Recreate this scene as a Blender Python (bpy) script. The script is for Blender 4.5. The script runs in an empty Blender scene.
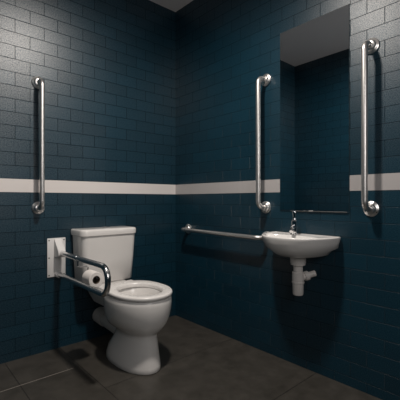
import bpy, bmesh, math
from mathutils import Vector, Matrix

C = bpy.context.scene.collection
scn = bpy.context.scene
PI = math.pi

# ------------------------------------------------------------------ camera
cam = bpy.data.cameras.new('camera')
cam.sensor_width = 36.0
cam.sensor_fit = 'HORIZONTAL'
cam.lens = 36.0 * 345.0 / 400.0
cam.clip_start = 0.02
camo = bpy.data.objects.new('camera', cam)
C.objects.link(camo)
camo.location = (-1.831, -2.380, 1.0)
camo.rotation_euler = (PI / 2, 0, -math.atan2(0.6644, 0.7474))
scn.camera = camo

# ------------------------------------------------------------------ world, light, exposure
w = bpy.data.worlds.new('world')
w.use_nodes = True
w.node_tree.nodes['Background'].inputs[0].default_value = (0.5, 0.6, 0.7, 1)
w.node_tree.nodes['Background'].inputs[1].default_value = 0.02
scn.world = w


def spot(name, loc, aim, power, angle, blend, radius, col):
    l = bpy.data.lights.new(name, 'SPOT')
    l.energy = power
    l.spot_size = math.radians(angle)
    l.spot_blend = blend
    l.shadow_soft_size = radius
    l.color = col
    o = bpy.data.objects.new(name, l)
    o.location = loc
    d = Vector(aim) - Vector(loc)
    o.rotation_euler = d.to_track_quat('-Z', 'Y').to_euler()
    C.objects.link(o)
    return o


def area(name, loc, rot, power, sx, sy, col):
    l = bpy.data.lights.new(name, 'AREA')
    l.shape = 'RECTANGLE'
    l.size = sx
    l.size_y = sy
    l.energy = power
    l.color = col
    o = bpy.data.objects.new(name, l)
    o.location = loc
    o.rotation_euler = rot
    C.objects.link(o)
    return o


spot('ceiling_spotlight', (-0.96, -1.29, 2.57), (-1.06, -1.10, 1.0), 140, 172, 1.0, 0.07, (1.0, 0.925, 0.85))
area('fill_light', (-1.35, -2.88, 1.6), (math.radians(82), 0, math.radians(-14)), 11, 0.9, 1.0, (1.0, 0.95, 0.92))  # added fill from behind the camera, stands for no visible lamp

vs = scn.view_settings
vs.view_transform = 'Standard'
vs.look = 'None'
vs.exposure = 0.0
vs.gamma = 1.0
vs.use_curve_mapping = False


# ------------------------------------------------------------------ materials
def newmat(name, col, rough, metal=0.0, spec=0.5, coat=0.0):
    m = bpy.data.materials.new(name)
    m.use_nodes = True
    b = m.node_tree.nodes['Principled BSDF']
    b.inputs['Base Color'].default_value = (*col, 1)
    b.inputs['Roughness'].default_value = rough
    b.inputs['Metallic'].default_value = metal
    b.inputs['Specular IOR Level'].default_value = spec
    b.inputs['Coat Weight'].default_value = coat
    b.inputs['Coat Roughness'].default_value = 0.08
    return m


def noise_rough(m, scale, lo, hi, bump=0.0, bdist=0.001):
    nt = m.node_tree
    b = nt.nodes['Principled BSDF']
    tc = nt.nodes.new('ShaderNodeNewGeometry')
    n = nt.nodes.new('ShaderNodeTexNoise')
    n.inputs['Scale'].default_value = scale
    n.inputs['Detail'].default_value = 4
    nt.links.new(tc.outputs['Position'], n.inputs['Vector'])
    mr = nt.nodes.new('ShaderNodeMapRange')
    mr.inputs['To Min'].default_value = lo
    mr.inputs['To Max'].default_value = hi
    nt.links.new(n.outputs['Fac'], mr.inputs['Value'])
    nt.links.new(mr.outputs['Result'], b.inputs['Roughness'])
    if bump > 0:
        bp = nt.nodes.new('ShaderNodeBump')
        bp.inputs['Strength'].default_value = bump
        bp.inputs['Distance'].default_value = bdist
        nt.links.new(n.outputs['Fac'], bp.inputs['Height'])
        nt.links.new(bp.outputs['Normal'], b.inputs['Normal'])
    return m


def wall_tile(name, axis, offset, spec, tile=(0.0008, 0.0215, 0.037), rough=0.375):
    """teal brick-bond tile, 174 x 83 mm, laid out in real metres on a wall"""
    m = newmat(name, tile, rough, 0, spec)
    nt = m.node_tree
    N = nt.nodes
    L = nt.links.new
    b = N['Principled BSDF']
    g = N.new('ShaderNodeNewGeometry')
    sep = N.new('ShaderNodeSeparateXYZ')
    L(g.outputs['Position'], sep.inputs[0])
    au = N.new('ShaderNodeMath'); au.operation = 'ADD'; au.inputs[1].default_value = offset + 0.174 * 40
    L(sep.outputs[axis], au.inputs[0])
    az = N.new('ShaderNodeMath'); az.operation = 'ADD'; az.inputs[1].default_value = -1.0486 + 0.0832 * 20
    L(sep.outputs['Z'], az.inputs[0])
    cb = N.new('ShaderNodeCombineXYZ')
    L(au.outputs[0], cb.inputs[0]); L(az.outputs[0], cb.inputs[1])
    br = N.new('ShaderNodeTexBrick')
    br.offset = 0.5
    br.offset_frequency = 2
    br.inputs['Scale'].default_value = 1.0
    br.inputs['Brick Width'].default_value = 0.174
    br.inputs['Row Height'].default_value = 0.0832
    br.inputs['Mortar Size'].default_value = 0.0016
    br.inputs['Mortar Smooth'].default_value = 0.25
    br.inputs['Bias'].default_value = 0.0
    t2 = tuple(c * 1.25 for c in tile)
    br.inputs['Color1'].default_value = (*tile, 1)
    br.inputs['Color2'].default_value = (*t2, 1)
    br.inputs['Mortar'].default_value = (0.003, 0.011, 0.018, 1)
    L(cb.outputs[0], br.inputs['Vector'])
    L(br.outputs['Color'], b.inputs['Base Color'])
    no = N.new('ShaderNodeTexNoise')
    no.inputs['Scale'].default_value = 150 if axis == 'X' else 205
    no.inputs['Detail'].default_value = 3
    L(g.outputs['Position'], no.inputs['Vector'])
    n2 = N.new('ShaderNodeTexNoise')
    n2.inputs['Scale'].default_value = 110
    n2.inputs['Detail'].default_value = 2
    L(g.outputs['Position'], n2.inputs['Vector'])
    mr = N.new('ShaderNodeMapRange')
    mr.inputs['To Min'].default_value = rough - 0.05
    mr.inputs['To Max'].default_value = rough + 0.07
    L(n2.outputs['Fac'], mr.inputs['Value'])
    mx = N.new('ShaderNodeMix'); mx.data_type = 'FLOAT'
    L(br.outputs['Fac'], mx.inputs[0]); L(mr.outputs['Result'], mx.inputs[2]); mx.inputs[3].default_value = 0.85
    L(mx.outputs[0], b.inputs['Roughness'])
    ms = N.new('ShaderNodeMapRange')
    sp = N.new('ShaderNodeMapRange')       # speckled glaze
    sp.inputs['From Min'].default_value = 0.3; sp.inputs['From Max'].default_value = 0.7
    sp.inputs['To Min'].default_value = spec * 0.45; sp.inputs['To Max'].default_value = spec * 1.6
    L(no.outputs['Fac'], sp.inputs['Value']); L(sp.outputs['Result'], ms.inputs['To Min'])
    ms.inputs['To Max'].default_value = 0.1
    L(br.outputs['Fac'], ms.inputs['Value']); L(ms.outputs['Result'], b.inputs['Specular IOR Level'])
    b1 = N.new('ShaderNodeBump'); b1.inputs['Strength'].default_value = 0.9; b1.inputs['Distance'].default_value = 0.0012 if axis == 'X' else 0.0009
    L(no.outputs['Fac'], b1.inputs['Height'])
    inv = N.new('ShaderNodeMath'); inv.operation = 'SUBTRACT'; inv.inputs[0].default_value = 1.0
    L(br.outputs['Fac'], inv.inputs[1])
    b2 = N.new('ShaderNodeBump'); b2.inputs['Strength'].default_value = 0.7; b2.inputs['Distance'].default_value = 0.0015
    L(inv.outputs[0], b2.inputs['Height']); L(b1.outputs['Normal'], b2.inputs['Normal'])
    L(b2.outputs['Normal'], b.inputs['Normal'])
    return m


def floor_mat():
    m = newmat('dark_floor_tile', (0.05, 0.045, 0.04), 0.4, 0, 0.4)
    nt = m.node_tree
    N = nt.nodes
    L = nt.links.new
    b = N['Principled BSDF']
    g = N.new('ShaderNodeNewGeometry')
    sep = N.new('ShaderNodeSeparateXYZ'); L(g.outputs['Position'], sep.inputs[0])

    def math_(op, a, bb):
        n = N.new('ShaderNodeMath'); n.operation = op
        for i, v in enumerate((a, bb)):
            if v is None:
                continue
            if isinstance(v, (int, float)):
                n.inputs[i].default_value = v
            else:
                L(v, n.inputs[i])
        return n.outputs[0]

    def joint(val, pitch):          # 1 on the joint line, 0 elsewhere
        fr = math_('FLOORED_MODULO', val, pitch)
        d = math_('MINIMUM', fr, math_('SUBTRACT', pitch, fr))
        return math_('LESS_THAN', d, 0.0022)
    X, Y = sep.outputs['X'], sep.outputs['Y']
    jx = joint(math_('ADD', X, 1.32), 0.33)
    # long tiles run in staggered columns
    right = math_('GREATER_THAN', X, -0.99)
    keep = math_('SUBTRACT', 1.0, math_('MULTIPLY', math_('GREATER_THAN', X, -0.9), math_('LESS_THAN', X, -0.2)))
    jx = math_('MULTIPLY', jx, keep)
    jy = joint(math_('ADD', math_('ADD', Y, 0.345), math_('MULTIPLY', right, 0.33)), 0.66)
    j = math_('MAXIMUM', jx, jy)
    no = N.new('ShaderNodeTexNoise'); no.inputs['Scale'].default_value = 9; no.inputs['Detail'].default_value = 8
    no.inputs['Roughness'].default_value = 0.65
    L(g.outputs['Position'], no.inputs['Vector'])
    cr = N.new('ShaderNodeValToRGB')
    cr.color_ramp.elements[0].position = 0.3
    cr.color_ramp.elements[0].color = (0.036, 0.033, 0.028, 1)
    cr.color_ramp.elements[1].position = 0.72
    cr.color_ramp.elements[1].color = (0.066, 0.060, 0.052, 1)
    L(no.outputs['Fac'], cr.inputs['Fac'])
    mx = N.new('ShaderNodeMix'); mx.data_type = 'RGBA'
    L(j, mx.inputs[0]); L(cr.outputs['Color'], mx.inputs[6]); 
    gm = N.new('ShaderNodeMix'); gm.data_type = 'RGBA'      # crosswise joint paler on the left
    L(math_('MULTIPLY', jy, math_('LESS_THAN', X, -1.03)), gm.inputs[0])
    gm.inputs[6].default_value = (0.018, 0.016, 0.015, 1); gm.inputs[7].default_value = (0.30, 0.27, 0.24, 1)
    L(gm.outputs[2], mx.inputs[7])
    L(mx.outputs[2], b.inputs['Base Color'])
    mr = N.new('ShaderNodeMapRange'); mr.inputs['To Min'].default_value = 0.28; mr.inputs['To Max'].default_value = 0.42
    L(no.outputs['Fac'], mr.inputs['Value']); L(mr.outputs['Result'], b.inputs['Roughness'])
    bp = N.new('ShaderNodeBump'); bp.inputs['Strength'].default_value = 0.4; bp.inputs['Distance'].default_value = 0.001
    L(math_('SUBTRACT', 1.0, j), bp.inputs['Height']); L(bp.outputs['Normal'], b.inputs['Normal'])
    return m


M = {
    'tileA': wall_tile('teal_tile_back', 'X', 1.001, 0.75),
    'tileB': wall_tile('teal_tile_side', 'Y', 1.620, 0.72),
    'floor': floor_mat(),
    'ceil': noise_rough(newmat('matt_ceiling_paint', (0.72, 0.69, 0.69), 0.9, 0, 0.1), 60, 0.85, 0.95),
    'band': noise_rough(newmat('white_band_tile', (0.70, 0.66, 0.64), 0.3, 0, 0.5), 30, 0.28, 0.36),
    'band_shaded': noise_rough(newmat('shaded_band_tile', (0.42, 0.40, 0.395), 0.3, 0, 0.5), 30, 0.28, 0.36),  # white band with the right wall's shade put into its colour
    'channel': noise_rough(newmat('dull_aluminium', (0.22, 0.22, 0.22), 0.4, 1.0), 90, 0.35, 0.45),
    'arm': noise_rough(newmat('polished_steel', (0.72, 0.72, 0.72), 0.2, 1.0), 90, 0.14, 0.2),
    'ceramic': noise_rough(newmat('white_vitreous_china', (0.74, 0.72, 0.70), 0.16, 0, 0.5, 0.3), 20, 0.14, 0.2),
    'seat': noise_rough(newmat('white_seat_plastic', (0.74, 0.72, 0.70), 0.28), 20, 0.24, 0.32),
    'steel': noise_rough(newmat('brushed_steel', (0.72, 0.70, 0.68), 0.4, 1.0), 25, 0.36, 0.42),
    'chrome': noise_rough(newmat('polished_chrome', (0.75, 0.75, 0.76), 0.08, 1.0), 40, 0.05, 0.1),
    'flange': noise_rough(newmat('satin_chrome', (0.82, 0.80, 0.78), 0.3, 1.0), 150, 0.28, 0.36),
    'white_metal': noise_rough(newmat('white_coated_metal', (0.72, 0.71, 0.70), 0.35), 60, 0.3, 0.4),
    'dark': noise_rough(newmat('dark_screw', (0.05, 0.05, 0.05), 0.5, 0.5), 60, 0.4, 0.5),
    'plastic': noise_rough(newmat('white_pipe_plastic', (0.72, 0.68, 0.65), 0.35), 40, 0.3, 0.4),
    'paper': noise_rough(newmat('toilet_paper', (0.78, 0.74, 0.71), 0.95, 0, 0.1), 300, 0.9, 1.0, 0.4, 0.001),
    'card': noise_rough(newmat('cardboard_core', (0.10, 0.075, 0.055), 0.9, 0, 0.1), 90, 0.85, 0.95),
    'mirror': newmat('mirror_silver', (0.80, 0.82, 0.83), 0.0, 1.0),
    'glass_edge': noise_rough(newmat('mirror_glass_edge', (0.03, 0.05, 0.06), 0.15), 40, 0.1, 0.2),
}


# ------------------------------------------------------------------ mesh helpers
def link_mesh(name, bm, mat, parent=None, smooth=False, angle=40):
    bmesh.ops.remove_doubles(bm, verts=bm.verts, dist=1e-5)
    bmesh.ops.recalc_face_normals(bm, faces=bm.faces)
    me = bpy.data.meshes.new(name)
    bm.to_mesh(me)
    bm.free()
    mats = mat if isinstance(mat, (list, tuple)) else [mat]
    for x in mats:
        me.materials.append(M[x])
    o = bpy.data.objects.new(name, me)
    C.objects.link(o)
    if smooth:
        for p in me.polygons:
            p.use_smooth = True
        me.set_sharp_from_angle(angle=math.radians(angle))
    if parent is not None:
        o.parent = parent
        o.matrix_parent_inverse = Matrix.Translation(parent.location).inverted()
    return o


def empty(name, loc, label, cat, group=None):
    o = bpy.data.objects.new(name, None)
    o.location = loc
    o.empty_display_size = 0.05
    C.objects.link(o)
    o['label'] = label
    o['category'] = cat
    if group:
        o['group'] = group
    return o


def box(bm, x0, x1, y0, y1, z0, z1, bevel=0.0, seg=2):
    vs_ = [bm.verts.new((x, y, z)) for z in (z0, z1) for y in (y0, y1) for x in (x0, x1)]
    fs = [(0, 2, 3, 1), (4, 5, 7, 6), (0, 1, 5, 4), (2, 6, 7, 3), (0, 4, 6, 2), (1, 3, 7, 5)]
    ff = [bm.faces.new([vs_[i] for i in f]) for f in fs]
    if bevel > 0:
        es = list({e for f in ff for e in f.edges})
        bmesh.ops.bevel(bm, geom=es, offset=bevel, segments=seg, profile=0.5, affect='EDGES')


def loft(bm, rings, cap0=True, cap1=True):
    rv = [[bm.verts.new(p) for p in r] for r in rings]
    n = len(rv[0])
    for a, b in zip(rv, rv[1:]):
        for i in range(n):
            j = (i + 1) % n
            bm.faces.new((a[i], a[j], b[j], b[i]))
    if cap0:
        bm.faces.new(rv[0])
    if cap1:
        bm.faces.new(list(reversed(rv[-1])))


def frame_for(d):
    d = d.normalized()
    up = Vector((0, 0, 1)) if abs(d.z) < 0.95 else Vector((1, 0, 0))
    a = d.cross(up).normalized()
    return a, a.cross(d).normalized()


def tube(bm, pts, r, n=20, cap=True):
    """tube along a polyline with parallel-transported rings; r may be a list"""
    P = [Vector(p) for p in pts]
    rs = r if isinstance(r, (list, tuple)) else [r] * len(P)
    T = []
    for i in range(len(P)):
        a = P[max(i - 1, 0)]
        b = P[min(i + 1, len(P) - 1)]
        T.append((b - a).normalized())
    u, v = frame_for(T[0])
    rings = []
    for i, p in enumerate(P):
        if i:
            q = T[i - 1].rotation_difference(T[i])
            u = q @ u
            v = q @ v
        rings.append([p + rs[i] * (math.cos(k * 2 * PI / n) * u + math.sin(k * 2 * PI / n) * v) for k in range(n)])
    loft(bm, rings, cap, cap)


def lathe(bm, origin, axis, prof, n=32):
    """prof: list of (distance along axis, radius)"""
    o = Vector(origin)
    ax = Vector(axis).normalized()
    u, v = frame_for(ax)
    rings = []
    for h, r in prof:
        r = max(r, 1e-4)
        rings.append([o + ax * h + r * (math.cos(k * 2 * PI / n) * u + math.sin(k * 2 * PI / n) * v) for k in range(n)])
    loft(bm, rings)


def bend(path, r, seg=8):
    """round the inner corners of a polyline"""
    P = [Vector(p) for p in path]
    out = [P[0]]
    for i in range(1, len(P) - 1):
        a = (P[i - 1] - P[i]).normalized()
        b = (P[i + 1] - P[i]).normalized()
        ang = a.angle(b)
        t = r / math.tan(ang / 2)
        c = P[i] + (a + b).normalized() * (r / math.sin(ang / 2))
        s = P[i] + a * t
        e = P[i] + b * t
        vs0, vs1 = s - c, e - c
        tot = vs0.angle(vs1)
        axis = vs0.cross(vs1).normalized()
        for k in range(seg + 1):
            out.append(c + Matrix.Rotation(tot * k / seg, 3, axis) @ vs0)
    out.append(P[-1])
    return out


def struct(name, bm, mat, smooth=False):
    o = link_mesh(name, bm, mat, None, smooth)
    o['kind'] = 'structure'
    return o


# ------------------------------------------------------------------ room shell
XW, YW, ZC = -1.845, -3.0, 2.630
T = 0.1
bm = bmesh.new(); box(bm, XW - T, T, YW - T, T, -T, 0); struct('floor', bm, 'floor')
bm = bmesh.new(); box(bm, XW - T, T, YW - T, T, ZC, ZC + T); struct('ceiling', bm, 'ceil')
bm = bmesh.new(); box(bm, XW - T, T, 0, T, 0, ZC); struct('wall_back', bm, 'tileA')
bm = bmesh.new(); box(bm, 0, T, YW, 0, 0, ZC); struct('wall_right', bm, 'tileB')
bm = bmesh.new(); box(bm, XW - T, XW, YW, 0, 0, ZC); struct('wall_left', bm, 'tileB')
bm = bmesh.new(); box(bm, XW - T, T, YW - T, YW, 0, ZC); struct('wall_front', bm, 'tileA')
# white tile band one course high
bm = bmesh.new(); box(bm, -1.48, -0.0012, -0.0015, 0.002, 1.0490, 1.1320); struct('trim_1', bm, 'band')
bm = bmesh.new(); box(bm, -0.0015, 0.002, -1.084, -0.0002, 1.0490, 1.1320); struct('trim_2', bm, 'band_shaded')
bm = bmesh.new(); box(bm, -0.0015, 0.002, YW + 0.05, -1.5305, 1.0490, 1.1320); struct('trim_3', bm, 'band_shaded')


# ------------------------------------------------------------------ grab rails
FL = [(0.0, 0.0385), (0.004, 0.0400), (0.008, 0.0395), (0.011, 0.0360), (0.0125, 0.0300), (0.016, 0.0265), (0.023, 0.0235), (0.026, 0.0165)]


def grab_rail(name, wall_pts, normal, label):
    """two wall fixings joined by one bent steel tube"""
    n = Vector(normal)
    a, b = Vector(wall_pts[0]), Vector(wall_pts[1])
    root = empty(name, tuple((a + b) / 2), label, 'grab rail', 'steel grab rails fixed to the tiled walls')
    bm = bmesh.new()
    path = bend([a + n * 0.012, a + n * 0.083, b + n * 0.083, b + n * 0.012], 0.042, 10)
    tube(bm, path, 0.0153, 24)
    link_mesh('bar', bm, 'steel', root, True)
    for p in (a, b):
        bm = bmesh.new()
        lathe(bm, p, n, FL, 36)
        f = link_mesh('flange', bm, 'flange', root, True, 35)
        u, v = frame_for(n)
        for k in range(3):
            t = 2 * PI * k / 3 + PI / 2
            bm = bmesh.new()
            lathe(bm, p + n * 0.0105 + 0.0335 * (math.cos(t) * u + math.sin(t) * v), n, [(0, 0.0032), (0.0015, 0.0032), (0.0025, 0.001)], 10)
            s = link_mesh('screw', bm, 'dark', f, True)
    return root


grab_rail('grab_rail', ((-1.127, 0, 1.763), (-1.127, 0, 0.949)), (0, -1, 0),
          'upright steel grab rail on the back wall left of the toilet')
grab_rail('grab_rail', ((0, -0.975, 1.787), (0, -0.975, 0.952)), (-1, 0, 0),
          'upright steel grab rail on the right wall between corner and mirror')
grab_rail('grab_rail', ((0, -1.643, 1.787), (0, -1.643, 0.955)), (-1, 0, 0),
          'upright steel grab rail right of the mirror, nearest the right edge')
grab_rail('grab_rail', ((0, -0.180, 0.762), (0, -0.985, 0.756)), (-1, 0, 0),
          'horizontal steel grab rail running low from the corner to the sink')

# ------------------------------------------------------------------ mirror
root = empty('wall_mirror', (0, -1.308, 0.93), 'tall frameless mirror hung on the teal tiles above the sink', 'mirror')
bm = bmesh.new(); box(bm, -0.0052, -0.0002, -1.529, -1.087, 0.934, 2.052)
link_mesh('backing', bm, 'glass_edge', root)
bm = bmesh.new()
q = [bm.verts.new(p) for p in ((-0.0056, -1.528, 0.935), (-0.0056, -1.088, 0.935), (-0.0056, -1.088, 2.051), (-0.0056, -1.528, 2.051))]
bm.faces.new(q)
g = bmesh.ops.extrude_face_region(bm, geom=bm.faces[:])
bmesh.ops.translate(bm, verts=[e for e in g['geom'] if isinstance(e, bmesh.types.BMVert)], vec=(0.0004, 0, 0))
link_mesh('glass', bm, 'mirror', root)
bm = bmesh.new(); box(bm, -0.0085, -0.0002, -1.518, -1.165, 0.9310, 0.9360, 0.001, 1)
link_mesh('bottom_channel', bm, 'channel', root)
bm = bmesh.new(); box(bm, -0.011, -0.0002, -1.315, -1.290, 0.931, 0.9395, 0.002, 2)
link_mesh('clip', bm, 'steel', root)

# ------------------------------------------------------------------ sink
SY = -1.266
NS = 72


def sink_ring(z, d, hw, wall=-0.0015, cx=-0.12):
    """half ellipse cut off flat at the wall, sampled radially around (cx, SY)"""
    out = []
    hw *= 0.98
    for k in range(NS):
        t = 2 * PI * k / NS
        dx, dy = math.cos(t), math.sin(t)
        # |x/d|^p + |y/hw|^p = 1 along the ray
        lo, hi = 0.0, 1.0
        for _ in range(40):
            mid = (lo + hi) / 2
            x, y = cx + mid * dx, mid * dy
            xx = max(-x, 0) / d
            inside = (xx ** 2.15 + (abs(y) / hw) ** 2.3 <= 1) and x <= wall
            if inside:
                lo = mid
            else:
                hi = mid
        out.append((cx + lo * dx, SY + lo * dy, z))
    return out


def ell_ring(z, cx, a, b, p=2.2):
    out = []
    for k in range(NS):
        t = 2 * PI * k / NS
        c, s = math.cos(t), math.sin(t)
        r = (abs(c / a) ** p + abs(s / b) ** p) ** (-1 / p)
        out.append((cx + r * c, SY + r * s, z))
    return out


root = empty('wash_basin', (0, SY, 0.68), 'small white wall-hung ceramic sink below the tall mirror', 'sink')
bm = bmesh.new()
rings = [sink_ring(0.676, 0.155, 0.085), sink_ring(0.680, 0.185, 0.118), sink_ring(0.692, 0.218, 0.152), sink_ring(0.710, 0.246, 0.165),
         sink_ring(0.735, 0.268, 0.206), sink_ring(0.765, 0.281, 0.220), sink_ring(0.782, 0.284, 0.225), sink_ring(0.792, 0.287, 0.228), sink_ring(0.797, 0.286, 0.227),
         sink_ring(0.800, 0.281, 0.222), sink_ring(0.7985, 0.270, 0.212), sink_ring(0.796, 0.266, 0.208, -0.012),
         ell_ring(0.794, -0.172, 0.087, 0.178), ell_ring(0.785, -0.172, 0.081, 0.170), ell_ring(0.755, -0.170, 0.074, 0.150),
         ell_ring(0.725, -0.168, 0.062, 0.115), ell_ring(0.710, -0.166, 0.045, 0.07), ell_ring(0.706, -0.165, 0.02, 0.02, 2)]
loft(bm, rings)
basin = link_mesh('basin', bm, 'ceramic', root, True, 50)
bm = bmesh.new(); lathe(bm, (-0.165, SY, 0.7065), (0, 0, 1), [(0, 0.021), (0.002, 0.020), (0.003, 0.012), (0.001, 0.006)], 20)
link_mesh('drain', bm, 'chrome', root, True)
# bottle trap below the bowl
TX, TY = -0.095, -1.274
bm = bmesh.new()
lathe(bm, (TX, TY, 0.685), (0, 0, -1), [(0, 0.044), (0.044, 0.044), (0.050, 0.041), (0.056, 0.041), (0.060, 0.027), (0.095, 0.026),
                                       (0.098, 0.032), (0.100, 0.0335), (0.150, 0.0335), (0.152, 0.0355), (0.160, 0.0355), (0.163, 0.031), (0.222, 0.030), (0.228, 0.027)], 32)
trap = link_mesh('bottle_trap', bm, 'plastic', root, True, 35)
bm = bmesh.new()
p0, p1 = Vector((TX + 0.006, TY - 0.004, 0.552)), Vector((-0.001, -1.338, 0.580))
d = (p1 - p0).normalized()
Lp = (p1 - p0).length
lathe(bm, p0, d, [(0.01, 0.020), (0.032, 0.020), (0.033, 0.027), (0.056, 0.027), (0.058, 0.0175), (Lp - 0.02, 0.0175), (Lp - 0.012, 0.0185)], 24)
op = link_mesh('outlet_pipe', bm, 'plastic', root, True, 35)

# tap
FX, FY = -0.060, -1.226
root = empty('basin_tap', (FX, FY, 0.797), 'chrome lever tap standing on the back ledge of the sink', 'tap')
bm = bmesh.new()
lathe(bm, (FX, FY, 0.7965), (0, 0, 1), [(0, 0.024), (0.005, 0.024), (0.009, 0.0195), (0.060, 0.0185), (0.080, 0.0190), (0.088, 0.012)], 28)
link_mesh('body', bm, 'chrome', root, True)
bm = bmesh.new()
tube(bm, bend([(FX, FY, 0.846), (FX - 0.045, FY - 0.016, 0.838), (FX - 0.062, FY - 0.022, 0.818)], 0.014, 6), [0.0125] * 9, 18)
link_mesh('spout', bm, 'chrome', root, True)
bm = bmesh.new()
tube(bm, [(FX, FY, 0.876), (FX + 0.004, FY, 0.890), (FX + 0.002, FY, 0.905), (FX - 0.003, FY, 0.930), (FX - 0.005, FY, 0.936)], [0.0125, 0.011, 0.010, 0.011, 0.008], 16)
link_mesh('lever', bm, 'chrome', root, True)

# ------------------------------------------------------------------ toilet
TXC = -0.708
NT = 80


def egg(z, yc, a, bf, bb, pf=2.1, pb=2.6, xc=TXC):
    out = []
    for k in range(NT):
        t = 2 * PI * k / NT
        c, s = math.cos(t), math.sin(t)
        b, p = (bf, pf) if s < 0 else (bb, pb)
        r = (abs(c / a) ** p + abs(s / b) ** p) ** (-1 / p)
        out.append((xc + r * c, yc + r * s, z))
    return out


def rrect(z, x0, x1, y0, y1, r, yb=None, n=6):
    """rounded rectangle, front corners radius r, back corners small"""
    out = []
    rb = 0.008
    for (cx, cy, rr, a0) in ((x1 - rb, y1 - rb, rb, 0), (x0 + rb, y1 - rb, rb, 90), (x0 + r, y0 + r, r, 180), (x1 - r, y0 + r, r, 270)):
        for k in range(n + 1):
            t = math.radians(a0 + 90 * k / n)
            out.append((cx + rr * math.cos(t), cy + rr * math.sin(t), z))
    return out


root = empty('toilet', (TXC, -0.4, 0), 'white close-coupled toilet standing on the dark floor against the back wall', 'toilet')
bm = bmesh.new()
rings = [egg(0.0005, -0.47, 0.123, 0.252, 0.205), egg(0.006, -0.47, 0.126, 0.256, 0.207), egg(0.03, -0.47, 0.124, 0.253, 0.205), egg(0.08, -0.475, 0.115, 0.241, 0.19), egg(0.14, -0.49, 0.103, 0.219, 0.15),
         egg(0.185, -0.50, 0.097, 0.202, 0.13), egg(0.205, -0.50, 0.096, 0.202, 0.125), egg(0.215, -0.50, 0.101, 0.206, 0.13), egg(0.228, -0.50, 0.117, 0.221, 0.15), egg(0.25, -0.505, 0.142, 0.236, 0.185), egg(0.28, -0.52, 0.160, 0.242, 0.20),
         egg(0.32, -0.53, 0.173, 0.243, 0.21), egg(0.36, -0.54, 0.179, 0.240, 0.225), egg(0.40, -0.545, 0.181, 0.237, 0.23), egg(0.425, -0.545, 0.179, 0.234, 0.23), egg(0.432, -0.545, 0.174, 0.230, 0.226),
         egg(0.432, -0.56, 0.125, 0.175, 0.165, 2, 2.1), egg(0.425, -0.56, 0.119, 0.168, 0.158, 2, 2.1), egg(0.38, -0.56, 0.122, 0.172, 0.158, 2, 2.1), egg(0.31, -0.55, 0.095, 0.14, 0.12, 2, 2),
         egg(0.25, -0.53, 0.06, 0.09, 0.08, 2, 2), egg(0.22, -0.52, 0.03, 0.04, 0.04, 2, 2)]
loft(bm, rings)
loft(bm, [rrect(0.30, TXC - 0.085, TXC + 0.085, -0.34, -0.10, 0.02), rrect(0.345, TXC - 0.10, TXC + 0.10, -0.35, -0.06, 0.02),
          rrect(0.40, TXC - 0.115, TXC + 0.115, -0.36, -0.03, 0.02), rrect(0.425, TXC - 0.118, TXC + 0.118, -0.36, -0.03, 0.02), rrect(0.4305, TXC - 0.113, TXC + 0.113, -0.355, -0.034, 0.02)])
link_mesh('bowl', bm, 'ceramic', root, True, 60)
bm = bmesh.new()
SC = -0.553
rings = [egg(0.4345, SC, 0.174, 0.226, 0.215), egg(0.440, SC, 0.180, 0.232, 0.220), egg(0.452, SC, 0.181, 0.233, 0.221), egg(0.458, SC, 0.178, 0.230, 0.218), egg(0.460, SC, 0.172, 0.224, 0.212),
         egg(0.460, SC - 0.005, 0.132, 0.180, 0.158, 2, 2.1), egg(0.458, SC - 0.005, 0.127, 0.175, 0.153, 2, 2.1), egg(0.450, SC - 0.005, 0.123, 0.171, 0.149, 2, 2.1), egg(0.4345, SC - 0.005, 0.122, 0.170, 0.148, 2, 2.1)]
loft(bm, rings + [rings[0]], False, False)
link_mesh('seat', bm, 'seat', root, True, 50)
for s in (-1, 1):
    bm = bmesh.new()
    box(bm, TXC + s * 0.08 - 0.02, TXC + s * 0.08 + 0.02, -0.345, -0.295, 0.4305, 0.455, 0.006, 3)
    h = link_mesh('hinge', bm, 'seat', root, True)
    bm = bmesh.new(); lathe(bm, (TXC + s * 0.08, -0.315, 0.4545), (0, 0, 1), [(0, 0.006), (0.002, 0.005)], 12)
    c = link_mesh('hinge_cap', bm, 'steel', h, True)
bm = bmesh.new()
X0, X1 = -0.917, -0.496
loft(bm, [rrect(0.431, X0 + 0.030, X1 - 0.030, -0.170, -0.012, 0.035), rrect(0.437, X0 + 0.027, X1 - 0.027, -0.175, -0.010, 0.035),
          rrect(0.60, X0 + 0.017, X1 - 0.016, -0.186, -0.010, 0.038), rrect(0.757, X0 + 0.010, X1 - 0.008, -0.193, -0.010, 0.040)])
link_mesh('cistern', bm, 'ceramic', root, True, 50)
bm = bmesh.new()
loft(bm, [rrect(0.7575, X0 + 0.006, X1 - 0.006, -0.196, -0.006, 0.042), rrect(0.761, X0 + 0.001, X1 - 0.001, -0.201, -0.004, 0.045), rrect(0.790, X0, X1, -0.203, -0.004, 0.046), rrect(0.798, X0 + 0.003, X1 - 0.003, -0.200, -0.005, 0.044),
          rrect(0.802, X0 + 0.010, X1 - 0.010, -0.193, -0.009, 0.040)])
lid = link_mesh('cistern_lid', bm, 'ceramic', root, True, 50)
bm = bmesh.new(); lathe(bm, (TXC + 0.012, -0.10, 0.8015), (0, 0, 1), [(0, 0.026), (0.008, 0.026), (0.011, 0.022), (0.0112, 0.020), (0.014, 0.016)], 28)
b_ = link_mesh('flush_button', bm, 'chrome', lid, True)
# waste pipe from the back of the bowl to the wall
bm = bmesh.new()
tube(bm, [(-0.700, -0.0015, 0.160), (-0.700, -0.02, 0.160), (-0.700, -0.021, 0.160), (-0.700, -0.10, 0.155), (-0.700, -0.101, 0.155), (-0.703, -0.36, 0.145)], [0.056, 0.056, 0.056, 0.056, 0.050, 0.050], 32)
link_mesh('waste_pipe', bm, 'plastic', root, True)

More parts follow.
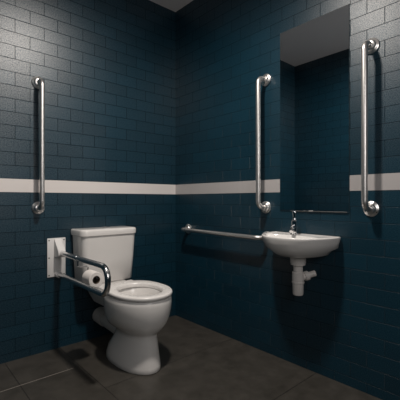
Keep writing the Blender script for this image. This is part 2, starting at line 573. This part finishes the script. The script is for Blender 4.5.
# ------------------------------------------------------------------ drop-down support rail
AX = -1.003
root = empty('hinged_support_rail', (AX, 0, 0.6), 'folding steel support arm lowered beside the toilet from a white wall plate', 'grab rail')
bm = bmesh.new(); box(bm, -1.071, -0.951, -0.008, -0.0005, 0.486, 0.745, 0.003, 2)
plate = link_mesh('wall_plate', bm, 'white_metal', root, True)
for px in (-1.060, -0.962):
    for pz in (0.499, 0.615, 0.731):
        bm = bmesh.new(); lathe(bm, (px, -0.0075, pz), (0, -1, 0), [(0, 0.0045), (0.002, 0.0042), (0.003, 0.002)], 12)
        s = link_mesh('screw', bm, 'dark', plate, True)
bm = bmesh.new()
prof = [(-0.006, 0.738), (-0.016, 0.738), (-0.040, 0.705), (-0.085, 0.668), (-0.088, 0.636), (-0.060, 0.620), (-0.006, 0.618)]
a = [bm.verts.new((AX - 0.024, y, z)) for y, z in prof]
b = [bm.verts.new((AX + 0.024, y, z)) for y, z in prof]
bm.faces.new(a); bm.faces.new(list(reversed(b)))
for i in range(len(prof)):
    j = (i + 1) % len(prof)
    bm.faces.new((a[i], b[i], b[j], a[j]))
bmesh.ops.bevel(bm, geom=list(bm.edges), offset=0.003, segments=2, affect='EDGES')
link_mesh('bracket', bm, 'white_metal', root, True)
bm = bmesh.new()
tube(bm, bend([(AX, -0.060, 0.651), (AX, -0.733, 0.651), (AX, -0.733, 0.503), (AX, -0.012, 0.503)], 0.066, 12), 0.0160, 26)
link_mesh('arm', bm, 'arm', root, True)
bm = bmesh.new(); lathe(bm, (AX, -0.0075, 0.503), (0, -1, 0), [(0, 0.024), (0.035, 0.022), (0.036, 0.018)], 24)
link_mesh('lower_socket', bm, 'white_metal', root, True)
# roll holder wire under the upper arm
RX, RZ, RY0, RY1 = -0.940, 0.545, -0.360, -0.462
bm = bmesh.new()
tube(bm, bend([(AX, RY0 + 0.015, 0.640), (AX, RY0 + 0.015, 0.598), (RX, RY0 + 0.015, 0.594), (RX, RY0 + 0.015, RZ), (RX, RY1 - 0.012, RZ)], 0.010, 5), 0.0042, 12)
link_mesh('roll_holder', bm, 'arm', root, True)
bm = bmesh.new(); lathe(bm, (AX, RY0 + 0.015 + 0.009, 0.651), (0, -1, 0), [(0, 0.0161), (0, 0.0172), (0.012, 0.0172), (0.012, 0.0161)], 24)
link_mesh('clamp', bm, 'arm', root, True)
bm = bmesh.new()
n = 40
ang = [2 * PI * k / n for k in range(n)]
Rr = lambda y, r, cz=RZ: [(RX + r * math.cos(t), y, cz + r * math.sin(t)) for t in ang]
cz = RZ - 0.014
root2 = empty('toilet_roll', (RX, (RY0 + RY1) / 2, cz), 'white toilet paper roll hanging inside the folding support arm', 'toilet roll')
rr = [Rr(RY0, 0.0235, cz), Rr(RY0, 0.043, cz), Rr(RY0 - 0.002, 0.045, cz), Rr(RY1 + 0.002, 0.045, cz), Rr(RY1, 0.043, cz), Rr(RY1, 0.0235, cz)]
loft(bm, rr + [rr[0]], False, False)
link_mesh('paper', bm, 'paper', root2, True)
bm = bmesh.new()
cc = [Rr(RY0 + 0.0005, 0.0215, cz), Rr(RY0 + 0.0005, 0.0235, cz), Rr(RY1 - 0.0005, 0.0235, cz), Rr(RY1 - 0.0005, 0.0215, cz)]
loft(bm, cc + [cc[0]], False, False)
link_mesh('cardboard_core', bm, 'card', root2, True)
